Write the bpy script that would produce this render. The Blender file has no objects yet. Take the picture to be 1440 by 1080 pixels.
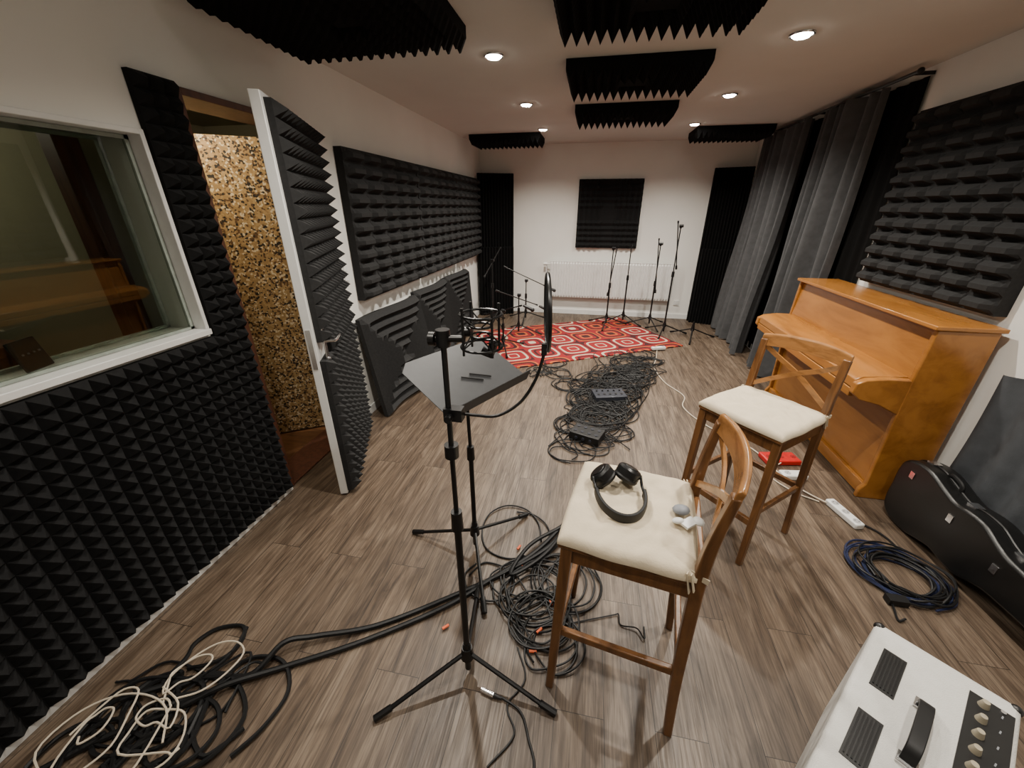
import bpy, math, random
from mathutils import Vector, Matrix
R=random.Random(7)
pi=math.pi
# ------------------------------------------------------------------ materials
def newmat(name):
    m=bpy.data.materials.new(name); m.use_nodes=True
    nt=m.node_tree; b=nt.nodes["Principled BSDF"]
    return m,nt,b
def mth(nt,op,a,b=None,c=None):
    n=nt.nodes.new("ShaderNodeMath"); n.operation=op
    for i,v in enumerate((a,b,c)):
        if v is None: continue
        if isinstance(v,(int,float)): n.inputs[i].default_value=v
        else: nt.links.new(v,n.inputs[i])
    return n.outputs[0]
def ramp(nt,fac,stops,const=False):
    n=nt.nodes.new("ShaderNodeValToRGB"); cr=n.color_ramp
    if const: cr.interpolation='CONSTANT'
    while len(cr.elements)<len(stops): cr.elements.new(0.5)
    for e,(p,c) in zip(cr.elements,stops):
        e.position=p; e.color=(c[0],c[1],c[2],1)
    nt.links.new(fac,n.inputs[0]); return n.outputs[0]
def mixc(nt,fac,a,b,mode='MIX'):
    n=nt.nodes.new("ShaderNodeMix"); n.data_type='RGBA'; n.blend_type=mode
    for i,v in ((0,fac),(6,a),(7,b)):
        if isinstance(v,(int,float)): n.inputs[i].default_value=v
        elif isinstance(v,tuple): n.inputs[i].default_value=(v[0],v[1],v[2],1)
        else: nt.links.new(v,n.inputs[i])
    return n.outputs[2]
def objco(nt):
    return nt.nodes.new("ShaderNodeTexCoord").outputs['Object']
def noise(nt,vec,scale,detail=3,rough=.5,dist=0):
    n=nt.nodes.new("ShaderNodeTexNoise"); n.inputs['Scale'].default_value=scale
    n.inputs['Detail'].default_value=detail; n.inputs['Roughness'].default_value=rough
    n.inputs['Distortion'].default_value=dist
    nt.links.new(vec,n.inputs['Vector']); return n.outputs[0]
def bump(nt,b,h,strength=.2,dist=.01):
    n=nt.nodes.new("ShaderNodeBump"); n.inputs['Strength'].default_value=strength
    n.inputs['Distance'].default_value=dist; nt.links.new(h,n.inputs['Height'])
    nt.links.new(n.outputs[0],b.inputs['Normal'])
def simple(name,col,rough=.5,metal=0,var=.15,ns=25,bmp=0,spec=None):
    m,nt,b=newmat(name); co=objco(nt)
    nz=noise(nt,co,ns,3)
    c2=tuple(max(0,x*(1-var)) for x in col); c1=tuple(min(1,x*(1+var)) for x in col)
    nt.links.new(ramp(nt,nz,[(.3,c2),(.7,c1)]),b.inputs['Base Color'])
    b.inputs['Roughness'].default_value=rough; b.inputs['Metallic'].default_value=metal
    if spec is not None: b.inputs['Specular IOR Level'].default_value=spec
    if bmp: bump(nt,b,noise(nt,co,ns*8,2),bmp,.003)
    return m
def vmap(nt,co,scale):
    n=nt.nodes.new("ShaderNodeMapping"); n.inputs['Scale'].default_value=scale
    nt.links.new(co,n.inputs['Vector']); return n.outputs[0]
def wood(name,dark,light,scale=(14,14,1.2),rough=.35,ns=3):
    m,nt,b=newmat(name); co=vmap(nt,objco(nt),scale)
    nz=noise(nt,co,ns,5,.6,.6)
    nt.links.new(ramp(nt,nz,[(.3,dark),(.55,light),(.75,tuple(x*1.12 for x in light))]),b.inputs['Base Color'])
    b.inputs['Roughness'].default_value=rough
    bump(nt,b,nz,.06,.002)
    return m
M={}
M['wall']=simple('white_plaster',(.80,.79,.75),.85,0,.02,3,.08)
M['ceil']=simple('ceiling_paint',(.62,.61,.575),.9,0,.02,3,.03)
M['white']=simple('white_paint',(.74,.74,.72),.4,0,.02)
M['foam']=simple('charcoal_foam',(.013,.013,.0135),.95,0,.15,60,.25,.15)
M['foam2']=simple('grey_foam',(.026,.026,.0265),.95,0,.12,60,.25,.15)
M['foamblk']=simple('black_foam',(.007,.007,.0073),.95,0,.15,60,.2,.1)
M['black']=simple('black_metal',(.006,.006,.0065),.35,.0,.1,25,0,.4)
M['blackpl']=simple('black_plastic',(.007,.007,.0075),.4,0,.1)
M['rubber']=simple('black_cable',(.006,.006,.0065),.5,0,.1,25,0,.35)
M['whitecab']=simple('white_cable',(.55,.48,.38),.5,0,.05)
M['bluecab']=simple('blue_cable',(.012,.018,.055),.45,0,.2)
M['orange']=simple('orange_plastic',(.75,.13,.04),.5)
M['red']=simple('red_plastic',(.45,.010,.010),.4)
M['chrome']=simple('chrome',(.75,.75,.76),.2,1,.03)
M['cream']=simple('cream_fabric',(.60,.51,.37),.95,0,.05,14,.3)
M['tolex']=simple('white_tolex',(.58,.57,.54),.6,0,.04,40,.5)
M['greycloth']=simple('grey_fabric',(.058,.059,.062),.9,0,.15,18,.3)
M['bluegrey']=simple('blue_grey_fabric',(.050,.055,.062),.9,0,.15,18,.3)
M['blkcloth']=simple('black_fabric',(.004,.004,.004),.95,0,.1,25,0,.1)
M['case']=simple('case_shell',(.005,.005,.005),.32,0,.2,50,.15)
M['olive']=simple('beige_plaster',(.26,.24,.16),.9,0,.05,3)
M['knob']=simple('cream_knob',(.34,.30,.22),.4)
M['greymet']=simple('grey_metal',(.035,.038,.05),.4,.3)
M['bead']=simple('window_bead',(.30,.34,.30),.4)
M['silverfoil']=simple('grey_case_plastic',(.20,.21,.23),.5)
M['stool']=wood('stool_wood',(.080,.033,.011),(.175,.076,.025),(10,10,1.5),.32)
M['rail']=wood('honey_wood',(.17,.072,.020),(.29,.13,.040),(3,3,12),.22)
M['piano']=wood('piano_wood',(.23,.086,.016),(.34,.138,.028),(5,1.0,5),.24,1.6)
M['brown']=wood('brown_wood',(.055,.018,.010),(.11,.038,.020),(10,10,1.2),.45)
M['brownfl']=wood('brown_floor_wood',(.07,.030,.013),(.14,.062,.025),(1.5,12,10),.35)
# floor
def floor_mat():
    m,nt,b=newmat('oak_plank_floor')
    sp=nt.nodes.new("ShaderNodeSeparateXYZ"); nt.links.new(objco(nt),sp.inputs[0])
    cb=nt.nodes.new("ShaderNodeCombineXYZ")
    nt.links.new(sp.outputs[1],cb.inputs[0]); nt.links.new(sp.outputs[0],cb.inputs[1])
    br=nt.nodes.new("ShaderNodeTexBrick")
    br.inputs['Scale'].default_value=1; br.inputs['Brick Width'].default_value=1.28
    br.inputs['Row Height'].default_value=.175; br.inputs['Mortar Size'].default_value=.0012
    br.inputs['Mortar Smooth'].default_value=.1; br.inputs['Bias'].default_value=0
    br.offset=.37; br.offset_frequency=2
    br.inputs['Color1'].default_value=(0,0,0,1); br.inputs['Color2'].default_value=(1,1,1,1)
    br.inputs['Mortar'].default_value=(.5,.5,.5,1)
    nt.links.new(cb.outputs[0],br.inputs['Vector'])
    rnd=br.outputs['Color']
    sc=nt.nodes.new("ShaderNodeSeparateColor"); nt.links.new(rnd,sc.inputs[0])
    off=mth(nt,'MULTIPLY',sc.outputs[0],37.0)
    def vec(ky,kx):
        v=nt.nodes.new("ShaderNodeCombineXYZ")
        nt.links.new(mth(nt,'MULTIPLY',sp.outputs[1],ky),v.inputs[0])
        nt.links.new(mth(nt,'MULTIPLY',sp.outputs[0],kx),v.inputs[1])
        nt.links.new(off,v.inputs[2]); return v.outputs[0]
    g1=noise(nt,vec(1.0,8.0),2.0,10,.66,.9)
    g2=noise(nt,vec(3.0,95.0),1.5,5,.65,.2)
    g3=noise(nt,vec(.7,4.0),1.3,2,.5,.3)
    rg=mth(nt,'ABSOLUTE',mth(nt,'SUBTRACT',mth(nt,'FRACT',mth(nt,'MULTIPLY',g3,14.0)),.5))
    base=ramp(nt,g1,[(.28,(.036,.023,.015)),(.42,(.088,.061,.041)),(.55,(.138,.101,.071)),(.74,(.195,.153,.114))])
    fine=ramp(nt,g2,[(.34,(.42,.38,.35)),(.58,(1.10,1.10,1.10))])
    c=mixc(nt,.85,base,fine,'MULTIPLY')
    c=mixc(nt,.40,c,ramp(nt,rg,[(.0,(.50,.45,.40)),(.16,(1.05,1.05,1.05))]),'MULTIPLY')
    tone=ramp(nt,sc.outputs[0],[(0,(.84,.82,.81)),(1,(1.12,1.11,1.10))])
    c=mixc(nt,1,c,tone,'MULTIPLY')
    c=mixc(nt,br.outputs['Fac'],c,(.014,.009,.006))
    nt.links.new(c,b.inputs['Base Color'])
    nt.links.new(ramp(nt,g2,[(.3,(.55,)*3),(.7,(.36,)*3)]),b.inputs['Roughness'])
    hh=mth(nt,'SUBTRACT',g2,mth(nt,'MULTIPLY',br.outputs['Fac'],1.5))
    bump(nt,b,hh,.15,.002)
    return m
M['floor']=floor_mat()
def rug_mat():
    m,nt,b=newmat('retro_rug_weave')
    sp=nt.nodes.new("ShaderNodeSeparateXYZ"); nt.links.new(objco(nt),sp.inputs[0])
    S=.405
    sx=mth(nt,'DIVIDE',sp.outputs[0],S); sy=mth(nt,'DIVIDE',mth(nt,'ADD',sp.outputs[1],.19),S)
    fx=mth(nt,'SUBTRACT',mth(nt,'FRACT',sx),.5); fy=mth(nt,'SUBTRACT',mth(nt,'FRACT',sy),.5)
    ix=mth(nt,'FLOOR',sx); iy=mth(nt,'FLOOR',sy)
    d=mth(nt,'POWER',mth(nt,'ADD',mth(nt,'POWER',mth(nt,'ABSOLUTE',fx),4),mth(nt,'POWER',mth(nt,'ABSOLUTE',fy),4)),.25)
    cv=nt.nodes.new("ShaderNodeCombineXYZ"); nt.links.new(ix,cv.inputs[0]); nt.links.new(iy,cv.inputs[1])
    wn=nt.nodes.new("ShaderNodeTexWhiteNoise"); nt.links.new(cv.outputs[0],wn.inputs[0])
    r=wn.outputs[0]
    red=(.22,.004,.007); dk=(.035,.003,.005); cr=(.46,.39,.28); og=(.45,.09,.015)
    A=ramp(nt,d,[(0,red),(.13,cr),(.17,red),(.34,cr),(.41,red),(.47,dk)],True)
    B=ramp(nt,d,[(0,cr),(.12,red),(.22,dk),(.29,red),(.36,cr),(.43,red)],True)
    C=ramp(nt,d,[(0,dk),(.14,og),(.21,red),(.31,dk),(.40,og),(.45,red)],True)
    c=mixc(nt,mth(nt,'GREATER_THAN',r,.32),A,B)
    c=mixc(nt,mth(nt,'GREATER_THAN',r,.58),c,C)
    nt.links.new(c,b.inputs['Base Color']); b.inputs['Roughness'].default_value=.95
    bump(nt,b,noise(nt,objco(nt),220,2),.4,.004)
    return m
M['rug']=rug_mat()
def speck_mat():
    m,nt,b=newmat('speckled_terrazzo_board')
    co=objco(nt)
    v=nt.nodes.new("ShaderNodeTexVoronoi"); v.inputs['Scale'].default_value=88; nt.links.new(co,v.inputs['Vector'])
    sc=nt.nodes.new("ShaderNodeSeparateColor"); nt.links.new(v.outputs['Color'],sc.inputs[0])
    c=ramp(nt,sc.outputs[0],[(0,(.012,.008,.005)),(.17,(.10,.05,.018)),(.30,(.30,.19,.075)),(.62,(.38,.25,.11)),(.86,(.60,.50,.34))],True)
    nt.links.new(c,b.inputs['Base Color']); b.inputs['Roughness'].default_value=.5
    return m
M['speck']=speck_mat()
m,nt,b=newmat('lamp_glow'); b.inputs['Emission Color'].default_value=(1,.93,.82,1); b.inputs['Emission Strength'].default_value=60; M['glow']=m
m,nt,b=newmat('window_glass')
b.inputs['Base Color'].default_value=(.62,.68,.60,1); b.inputs['Roughness'].default_value=.0
b.inputs['Transmission Weight'].default_value=1; b.inputs['IOR'].default_value=1.45; M['glass']=m
m,nt,b=newmat('pop_mesh'); b.inputs['Base Color'].default_value=(.006,.006,.006,1); b.inputs['Roughness'].default_value=.9; b.inputs['Specular IOR Level'].default_value=.1; b.inputs['Alpha'].default_value=.8; M['popmesh']=m

# ------------------------------------------------------------------ mesh builder
def catmull(pts,n):
    P=[Vector(p) for p in pts]; out=[]
    for i in range(len(P)-1):
        p0=P[i-1] if i>0 else P[0]*2-P[1]; p1=P[i]; p2=P[i+1]
        p3=P[i+2] if i+2<len(P) else P[-1]*2-P[-2]
        for k in range(n):
            t=k/n
            out.append(.5*((2*p1)+(p2-p0)*t+(2*p0-5*p1+4*p2-p3)*t*t+(3*p1-3*p2+p3-p0)*t**3))
    out.append(P[-1]); return out
class MB:
    def __init__(s): s.v=[]; s.f=[]
    def add(s,vs,fs):
        o=len(s.v); s.v+= [tuple(x) for x in vs]; s.f+=[tuple(i+o for i in f) for f in fs]; return s
    def box(s,c,d,rot=None):
        c=Vector(c); vs=[]
        for x in (-.5,.5):
            for y in (-.5,.5):
                for z in (-.5,.5):
                    p=Vector((x*d[0],y*d[1],z*d[2]))
                    if rot: p=rot@p
                    vs.append(c+p)
        return s.add(vs,[(0,1,3,2),(4,6,7,5),(0,4,5,1),(2,3,7,6),(0,2,6,4),(1,5,7,3)])
    def bb(s,a,b):
        return s.box([(a[i]+b[i])/2 for i in range(3)],[abs(b[i]-a[i]) for i in range(3)])
    def beam(s,p0,p1,w,h,up=(0,0,1),w1=None,h1=None):
        p0=Vector(p0);p1=Vector(p1); d=(p1-p0).normalized(); u=Vector(up)
        x=d.cross(u)
        if x.length<1e-4: x=d.cross(Vector((0,1,0)))
        x.normalize(); y=x.cross(d); w1=w1 or w; h1=h1 or h
        vs=[]
        for p,a,b in ((p0,w,h),(p1,w1,h1)):
            for sx,sy in ((-1,-1),(1,-1),(1,1),(-1,1)): vs.append(p+x*sx*a/2+y*sy*b/2)
        return s.add(vs,[(3,2,1,0),(4,5,6,7),(0,1,5,4),(1,2,6,5),(2,3,7,6),(3,0,4,7)])
    def sweep(s,secs):
        n=len(secs[0]); vs=[p for sc in secs for p in sc]; fs=[]
        for i in range(len(secs)-1):
            for k in range(n):
                k2=(k+1)%n; fs.append((i*n+k,i*n+k2,(i+1)*n+k2,(i+1)*n+k))
        fs.append(tuple(range(n-1,-1,-1))); fs.append(tuple((len(secs)-1)*n+k for k in range(n)))
        return s.add(vs,fs)
    def tube(s,pts,r,n=8,sm=0,r1=None,closed=False):
        P=catmull(pts,sm) if sm else [Vector(p) for p in pts]
        L=len(P); nrm=None; vs=[]
        for i,p in enumerate(P):
            t=(P[min(i+1,L-1)]-P[max(i-1,0)])
            if t.length<1e-7: t=Vector((0,0,1))
            t.normalize()
            if nrm is None:
                nrm=t.cross(Vector((0,0,1)) if abs(t.z)<.9 else Vector((1,0,0))).normalized()
            nrm=(nrm-t*nrm.dot(t))
            if nrm.length<1e-5: nrm=t.cross(Vector((.3,.7,.2)))
            nrm.normalize(); bn=t.cross(nrm)
            rr=r if r1 is None else r+(r1-r)*i/(L-1)
            for k in range(n):
                a=2*pi*k/n; vs.append(p+nrm*math.cos(a)*rr+bn*math.sin(a)*rr)
        fs=[]
        for i in range(L-1):
            for k in range(n):
                k2=(k+1)%n; fs.append((i*n+k,i*n+k2,(i+1)*n+k2,(i+1)*n+k))
        fs.append(tuple(range(n-1,-1,-1))); fs.append(tuple((L-1)*n+k for k in range(n)))
        return s.add(vs,fs)
    def cyl(s,p0,p1,r,r1=None,n=14):
        return s.tube([p0,p1],r,n,0,r1)
    def ball(s,c,r,sc=(1,1,1),n=12,m=8,rot=None):
        vs=[];fs=[]
        for i in range(m+1):
            a=pi*i/m
            for k in range(n):
                b=2*pi*k/n
                p=Vector((math.sin(a)*math.cos(b)*r*sc[0],math.sin(a)*math.sin(b)*r*sc[1],math.cos(a)*r*sc[2]))
                if rot: p=rot@p
                vs.append(Vector(c)+p)
        for i in range(m):
            for k in range(n):
                k2=(k+1)%n; fs.append((i*n+k,(i+1)*n+k,(i+1)*n+k2,i*n+k2))
        return s.add(vs,fs)
    def torus(s,c,Rr,r,rot=None,n=32,m=8,sc=(1,1,1)):
        vs=[];fs=[]
        for i in range(n):
            a=2*pi*i/n
            for k in range(m):
                b=2*pi*k/m
                p=Vector(((Rr+r*math.cos(b))*math.cos(a)*sc[0],(Rr+r*math.cos(b))*math.sin(a)*sc[1],r*math.sin(b)*sc[2]))
                if rot: p=rot@p
                vs.append(Vector(c)+p)
        for i in range(n):
            for k in range(m):
                i2=(i+1)%n;k2=(k+1)%m; fs.append((i*m+k,i2*m+k,i2*m+k2,i*m+k2))
        return s.add(vs,fs)
    def prism(s,poly,fn,a,b):
        n=len(poly); vs=[fn(p[0],p[1],a) for p in poly]+[fn(p[0],p[1],b) for p in poly]
        fs=[tuple(range(n-1,-1,-1)),tuple(range(n,2*n))]+[(i,(i+1)%n,n+(i+1)%n,n+i) for i in range(n)]
        return s.add(vs,fs)
    def field(s,us,vs_,hfn,base,fn,bottom=True):
        nu=len(us);nv=len(vs_); vv=[]
        for u in us:
            for v in vs_: vv.append(fn(u,v,base+hfn(u,v)))
        fs=[]
        for i in range(nu-1):
            for j in range(nv-1): fs.append((i*nv+j,(i+1)*nv+j,(i+1)*nv+j+1,i*nv+j+1))
        per=[(i,0) for i in range(nu)]+[(nu-1,j) for j in range(1,nv)]+[(i,nv-1) for i in range(nu-2,-1,-1)]+[(0,j) for j in range(nv-2,0,-1)]
        o=len(vv)
        for (i,j) in per: vv.append(fn(us[i],vs_[j],0))
        L=len(per)
        for k in range(L):
            k2=(k+1)%L; a=per[k][0]*nv+per[k][1]; b=per[k2][0]*nv+per[k2][1]
            fs.append((o+k,o+k2,b,a))
        if bottom: fs.append(tuple(o+k for k in range(L)))
        return s.add(vv,fs)
    def pyramids(s,u0,u1,v0,v1,pitch,base,dep,fn,jit=0):
        nu=max(1,round((u1-u0)/pitch)); nv=max(1,round((v1-v0)/pitch))
        du=(u1-u0)/nu; dv=(v1-v0)/nv
        for i in range(nu):
            for j in range(nv):
                a=u0+i*du;b=v0+j*dv; dd=dep*(1+R.uniform(-jit,jit))
                s.add([fn(a,b,base),fn(a+du,b,base),fn(a+du,b+dv,base),fn(a,b+dv,base),fn(a+du/2,b+dv/2,base+dd)],
                      [(0,1,4),(1,2,4),(2,3,4),(3,0,4)])
        c=[(u0,v0),(u1,v0),(u1,v1),(u0,v1)]
        s.add([fn(p[0],p[1],0) for p in c]+[fn(p[0],p[1],base) for p in c],[(3,2,1,0),(0,1,5,4),(1,2,6,5),(2,3,7,6),(3,0,4,7)])
        return s
    def done(s,name,mat,parent=None,bevel=0,angle=35,recalc=True):
        me=bpy.data.meshes.new(name); me.from_pydata(s.v,[],s.f); me.update()
        if recalc:
            import bmesh
            bm=bmesh.new(); bm.from_mesh(me); bmesh.ops.recalc_face_normals(bm,faces=bm.faces); bm.to_mesh(me); bm.free()
        me.materials.append(M[mat] if isinstance(mat,str) else mat)
        if angle:
            me.shade_smooth(); me.set_sharp_from_angle(angle=math.radians(angle))
        ob=bpy.data.objects.new(name,me); bpy.context.collection.objects.link(ob)
        if parent: ob.parent=parent
        if bevel:
            md=ob.modifiers.new("bevel","BEVEL"); md.width=bevel; md.segments=2; md.limit_method='ANGLE'
        return ob
def empty(name,loc=(0,0,0),rz=0):
    e=bpy.data.objects.new(name,None); bpy.context.collection.objects.link(e)
    e.location=loc; e.rotation_euler=(0,0,rz); e.empty_display_size=.1; return e
def frange(a,b,n): return [a+(b-a)*i/n for i in range(n+1)]

XL,XR,YB,YF,H=-1.8,2.1,6.6,-1.3,2.5
# ------------------------------------------------------------------ shell
MB().bb((XL-.22,YF,-.1),(XR+.2,YB+.2,0)).done("floor",'floor',angle=0)
MB().bb((-4.6,YF-.3,-.1),(XL-.221,4.6,-.002)).done("floor_corridor",'brownfl',angle=0)
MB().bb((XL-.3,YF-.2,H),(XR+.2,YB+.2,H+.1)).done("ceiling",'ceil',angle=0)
MB().bb((XL-.22,YB,0),(XR+.2,YB+.2,H)).done("wall_back",'wall',angle=0)
MB().bb((XR,YF,0),(XR+.2,YB,H)).done("wall_right",'wall',angle=0)
MB().bb((XL-.22,YF-.2,0),(XR+.2,YF,H)).done("wall_front",'wall',angle=0)
WY0,WY1,WZ0,WZ1=-.35,1.50,1.10,1.94
DY0,DY1,DZ=1.70,2.56,2.13
w=MB(); xa,xb=XL-.22,XL
w.bb((xa,YF,0),(xb,WY0,H)); w.bb((xa,WY0,0),(xb,WY1,WZ0)); w.bb((xa,WY0,WZ1),(xb,WY1,H))
w.bb((xa,WY1,0),(xb,DY0,H)); w.bb((xa,DY0,DZ),(xb,DY1,H)); w.bb((xa,DY1,0),(xb,YB,H))
w.done("wall_left",'wall',angle=0)
MB().bb((XL+.001,DY1+.1,.001),(XL+.012,YB-.014,.08)).done("baseboard_left",'white',bevel=.003)
MB().bb((XL+.013,YB-.012,.001),(XR-.013,YB-.001,.08)).done("baseboard_back",'white',bevel=.003)
MB().bb((XR-.012,YF+.01,.001),(XR-.001,YB-.013,.08)).done("baseboard_right",'white',bevel=.003)
# control room + corridor shells
for nm,a_,b_ in (("wall_control_room_far",(-4.6,YF-.3,0),(-4.5,4.6,2.5)),("wall_corridor_end",(-4.5,4.5,0),(xa-.001,4.6,2.5)),("wall_control_room_side",(-4.5,YF-.4,0),(xa-.001,YF-.3,2.5)),("wall_corridor",(-4.5,1.60,0),(xa-.001,1.68,2.5))):
    MB().bb(a_,b_).done(nm,'olive',angle=0)
MB().bb((-4.6,YF-.4,2.5),(xa-.085,4.6,2.6)).done("ceiling_control_room",'olive',angle=0)
# window
win=empty("window_1")
f=MB()
f.bb((xa,WY0,WZ0),(XL+.03,WY1,WZ0+.028)) 
f.bb((xa,WY1-.018,WZ0+.028),(XL+.02,WY1,WZ1)); f.bb((xa,WY0,WZ1-.02),(XL+.02,WY1-.018,WZ1)); f.bb((xa,WY0,WZ0+.028),(XL+.02,WY0+.018,WZ1-.02))
f.done("frame",'white',win,bevel=.003)
f=MB()
for X_ in (XL-.05,XL-.19):
    f.bb((X_-.008,WY1-.036,WZ0+.03),(X_+.008,WY1-.02,WZ1-.022)); f.bb((X_-.008,WY0+.02,WZ0+.03),(X_+.008,WY1-.02,WZ0+.042)); f.bb((X_-.008,WY0+.02,WZ1-.036),(X_+.008,WY1-.02,WZ1-.022))
f.done("glazing_bead",'bead',win)
g=MB(); g.bb((XL-.053,WY0+.03,WZ0+.035),(XL-.047,WY1-.03,WZ1-.03)); g.done("pane",'glass',win,angle=0)
f=MB(); f.bb((-2.34,1.50,0),(-2.26,1.597,2.2)); f.bb((-2.34,-.5,1.985),(-2.26,1.50,2.06)); f.done("trim_wooden_window_frame",'brown',bevel=.004)
f=MB(); f.bb((-4.3,-.5,0),(-2.85,1.35,.98)); f.bb((-4.35,-.55,.98),(-2.8,1.40,1.03)); f.done("control_room_desk",'brown',bevel=.006)
e=empty("studio_monitor",(-3.4,.95,1.031)); MB().bb((-.17,-.15,0),(.17,.15,.50)).done("cabinet",'blackpl',e,bevel=.01); MB().cyl((.17,0,.16),(.178,0,.16),.10,.09,24).cyl((.17,0,.38),(.176,0,.38),.035,n=20).done("drivers",'greymet',e)
dv=empty("tablet_controller",(-1.925,.94,WZ0+.03),math.radians(20))
rt=Matrix.Rotation(math.radians(-14),3,'Y')
MB().box((0,0,.055),(.012,.10,.11),rt).done("body",'blackpl',dv,bevel=.004)
d=MB()
for i in range(4): d.box((.008,-.03+.02*i,.062),(.003,.006,.006),rt)
d.done("buttons",'silverfoil',dv)
# door frame
t=MB(); t.bb((xa-.01,DY0-.0,0),(XL+.012,DY0+.03,DZ)); t.bb((xa-.01,DY1-.03,0),(XL+.012,DY1,DZ)); t.bb((xa-.01,DY0+.03,DZ-.03),(XL+.012,DY1-.03,DZ)); t.bb((xa,DY0+.03,0),(XL+.005,DY1-.03,.012))
t.done("trim_door_frame",'brown',bevel=.003)
# speckled inner door
a=Vector((-2.05,2.47,0)); bq=Vector((-2.80,1.98,0))
s_=MB(); s_.beam(a+Vector((0,0,1.03)),bq+Vector((0,0,1.03)),.04,2.04); s_.done("door_2",'speck',bevel=.002)
# open foam door
A=Vector((-1.39,1.71,0)); B=Vector((-1.735,2.50,0)); dd=(B-A).normalized(); nn=Vector((dd.y,-dd.x,0))
door=empty("door_1")
LW=(B-A).length
def dm(u,v,w_): return A+dd*u+nn*w_+Vector((0,0,v))
s_=MB(); s_.prism([(0,.012),(LW,.012),(LW,2.10),(0,2.10)],dm,-.045,0); s_.done("leaf",'white',door,bevel=.003)
s_=MB(); s_.pyramids(.03,LW-.01,1.0,2.08,.068,.03,.055,dm); s_.pyramids(.005,LW-.01,.03,.90,.068,.03,.055,dm); s_.pyramids(.17,LW-.01,.90,1.0,.068,.03,.055,dm)
s_.done("foam",'foam2',door,angle=0)
s_=MB(); s_.prism([(.035,.84),(.075,.84),(.075,1.08),(.035,1.08)],dm,0.03,.038)
s_.tube([dm(.055,1.0,.03),dm(.055,1.0,.085),dm(.07,1.0,.09),dm(.17,1.0,.09)],.009,10); s_.cyl(dm(.055,.9,.03),dm(.055,.9,.05),.011)
s_.prism([(-.003,.86),(.0,.86),(.0,1.08),(-.003,1.08)],dm,-.035,-.012)
s_.done("handle",'chrome',door)
# left wall pyramid foam
def lw(u,v,w_): return Vector((XL+.001+w_,u,v))
s_=MB(); s_.pyramids(-.6,1.50,.03,1.085,.058,.025,.05,lw,.06); s_.pyramids(1.50,1.685,.03,1.085,.058,.025,.05,lw,.06)
s_.pyramids(1.51,1.695,1.085,2.14,.058,.025,.05,lw,.06)
s_.done("pyramid_foam_wall_covering",'foam',angle=0)
MB().bb((XL+.001,-.6,.001),(XL+.03,1.69,.028)).done("trim_1",'white')
# block panels
def blockpanel(name,u0,u1,v0,v1,nu,nv,base,dep,fn,mat='foam2'):
    us=[];vs=[];pu=(u1-u0)/nu;pv=(v1-v0)/nv
    for i in range(nu):
        for k in (0,.06,.20,.80,.94): us.append(u0+(i+k)*pu)
    us.append(u1)
    for j in range(nv):
        for k in (0,.10,.34,.62,.90): vs.append(v0+(j+k)*pv)
    vs.append(v1)
    def hu(u):
        k=((u-u0)/pu)%1
        if k<.03 or k>.97: return .05
        if k<.12 or k>.88: return .40
        return 1
    def hv(v):
        k=((v-v0)/pv)%1
        if k<.05 or k>.95: return 0
        if k<.2: return .15
        if k<.7: return 1
        return .15
    s=MB(); s.field(us,vs,lambda u,v:dep*min(hu(u)*1.0,1)*hv(v),base,fn); return s.done(name,mat,angle=0)
for (y0,y1) in ((2.80,4.02),(4.05,5.22),(5.25,6.22)):
    blockpanel("acoustic_foam_panel",y0,y1,.98,2.04,5,11,.06,.055,lw)
def rw(u,v,w_): return Vector((XR-.001-w_,u,v))
blockpanel("acoustic_foam_panel",2.38,3.50,1.15,2.23,6,12,.06,.055,rw,'foam2')
def plaid(s,w_,h_,n,base,dep,fn,c=.2,mode=0):
    us=frange(-w_/2,w_/2,2*n); m_=max(2,round(n*h_/w_)); vs=frange(-h_/2,h_/2,2*m_)
    def tr(i,nn_): return 1 if i%2 else 0
    def hf(u,v):
        iu=round((u+w_/2)/(w_/2/n)); iv=round((v+h_/2)/(h_/2/m_))
        if abs(u)<c/2+.01 and abs(v)<c/2+.01: return .35*dep
        if mode==0:
            a=tr(iu,n) if abs(u)>c/2 else 0; b_=tr(iv,m_) if abs(v)>c/2 else 0
            return dep*(.55*a+.45*b_)
        if mode==1: return dep*(.85*tr(iu,n)+.15*tr(iv,m_))
        return dep*(tr(iu,n) if abs(u)/w_>abs(v)/h_ else tr(iv,m_))
    s.field(us,vs,hf,base,fn)
s_=MB(); plaid(s_,.93,.96,12,.03,.05,lambda u,v,w_:Vector((.205+u,YB-.001-w_,1.555+v)),.2,0); s_.done("acoustic_foam_panel",'foam',angle=0)
# ceiling panels
def cpanel(x0,x1,y0,y1,n=15):
    s=MB(); cx,cy=(x0+x1)/2,(y0+y1)/2
    plaid(s,x1-x0,y1-y0,n,.05,.07,lambda u,v,w_:Vector((cx+u,cy+v,H-.001-w_)),.16,1)
    return s.done("ceiling_acoustic_panel",'foamblk',angle=0)
cpanel(-1.66,-.72,1.72,2.46); cpanel(-.24,.62,1.85,2.48); cpanel(-.25,.62,3.04,3.62); cpanel(-.25,.64,4.25,4.80)
cpanel(-1.65,-.74,5.58,6.10); cpanel(1.08,1.90,5.55,6.05)
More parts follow.
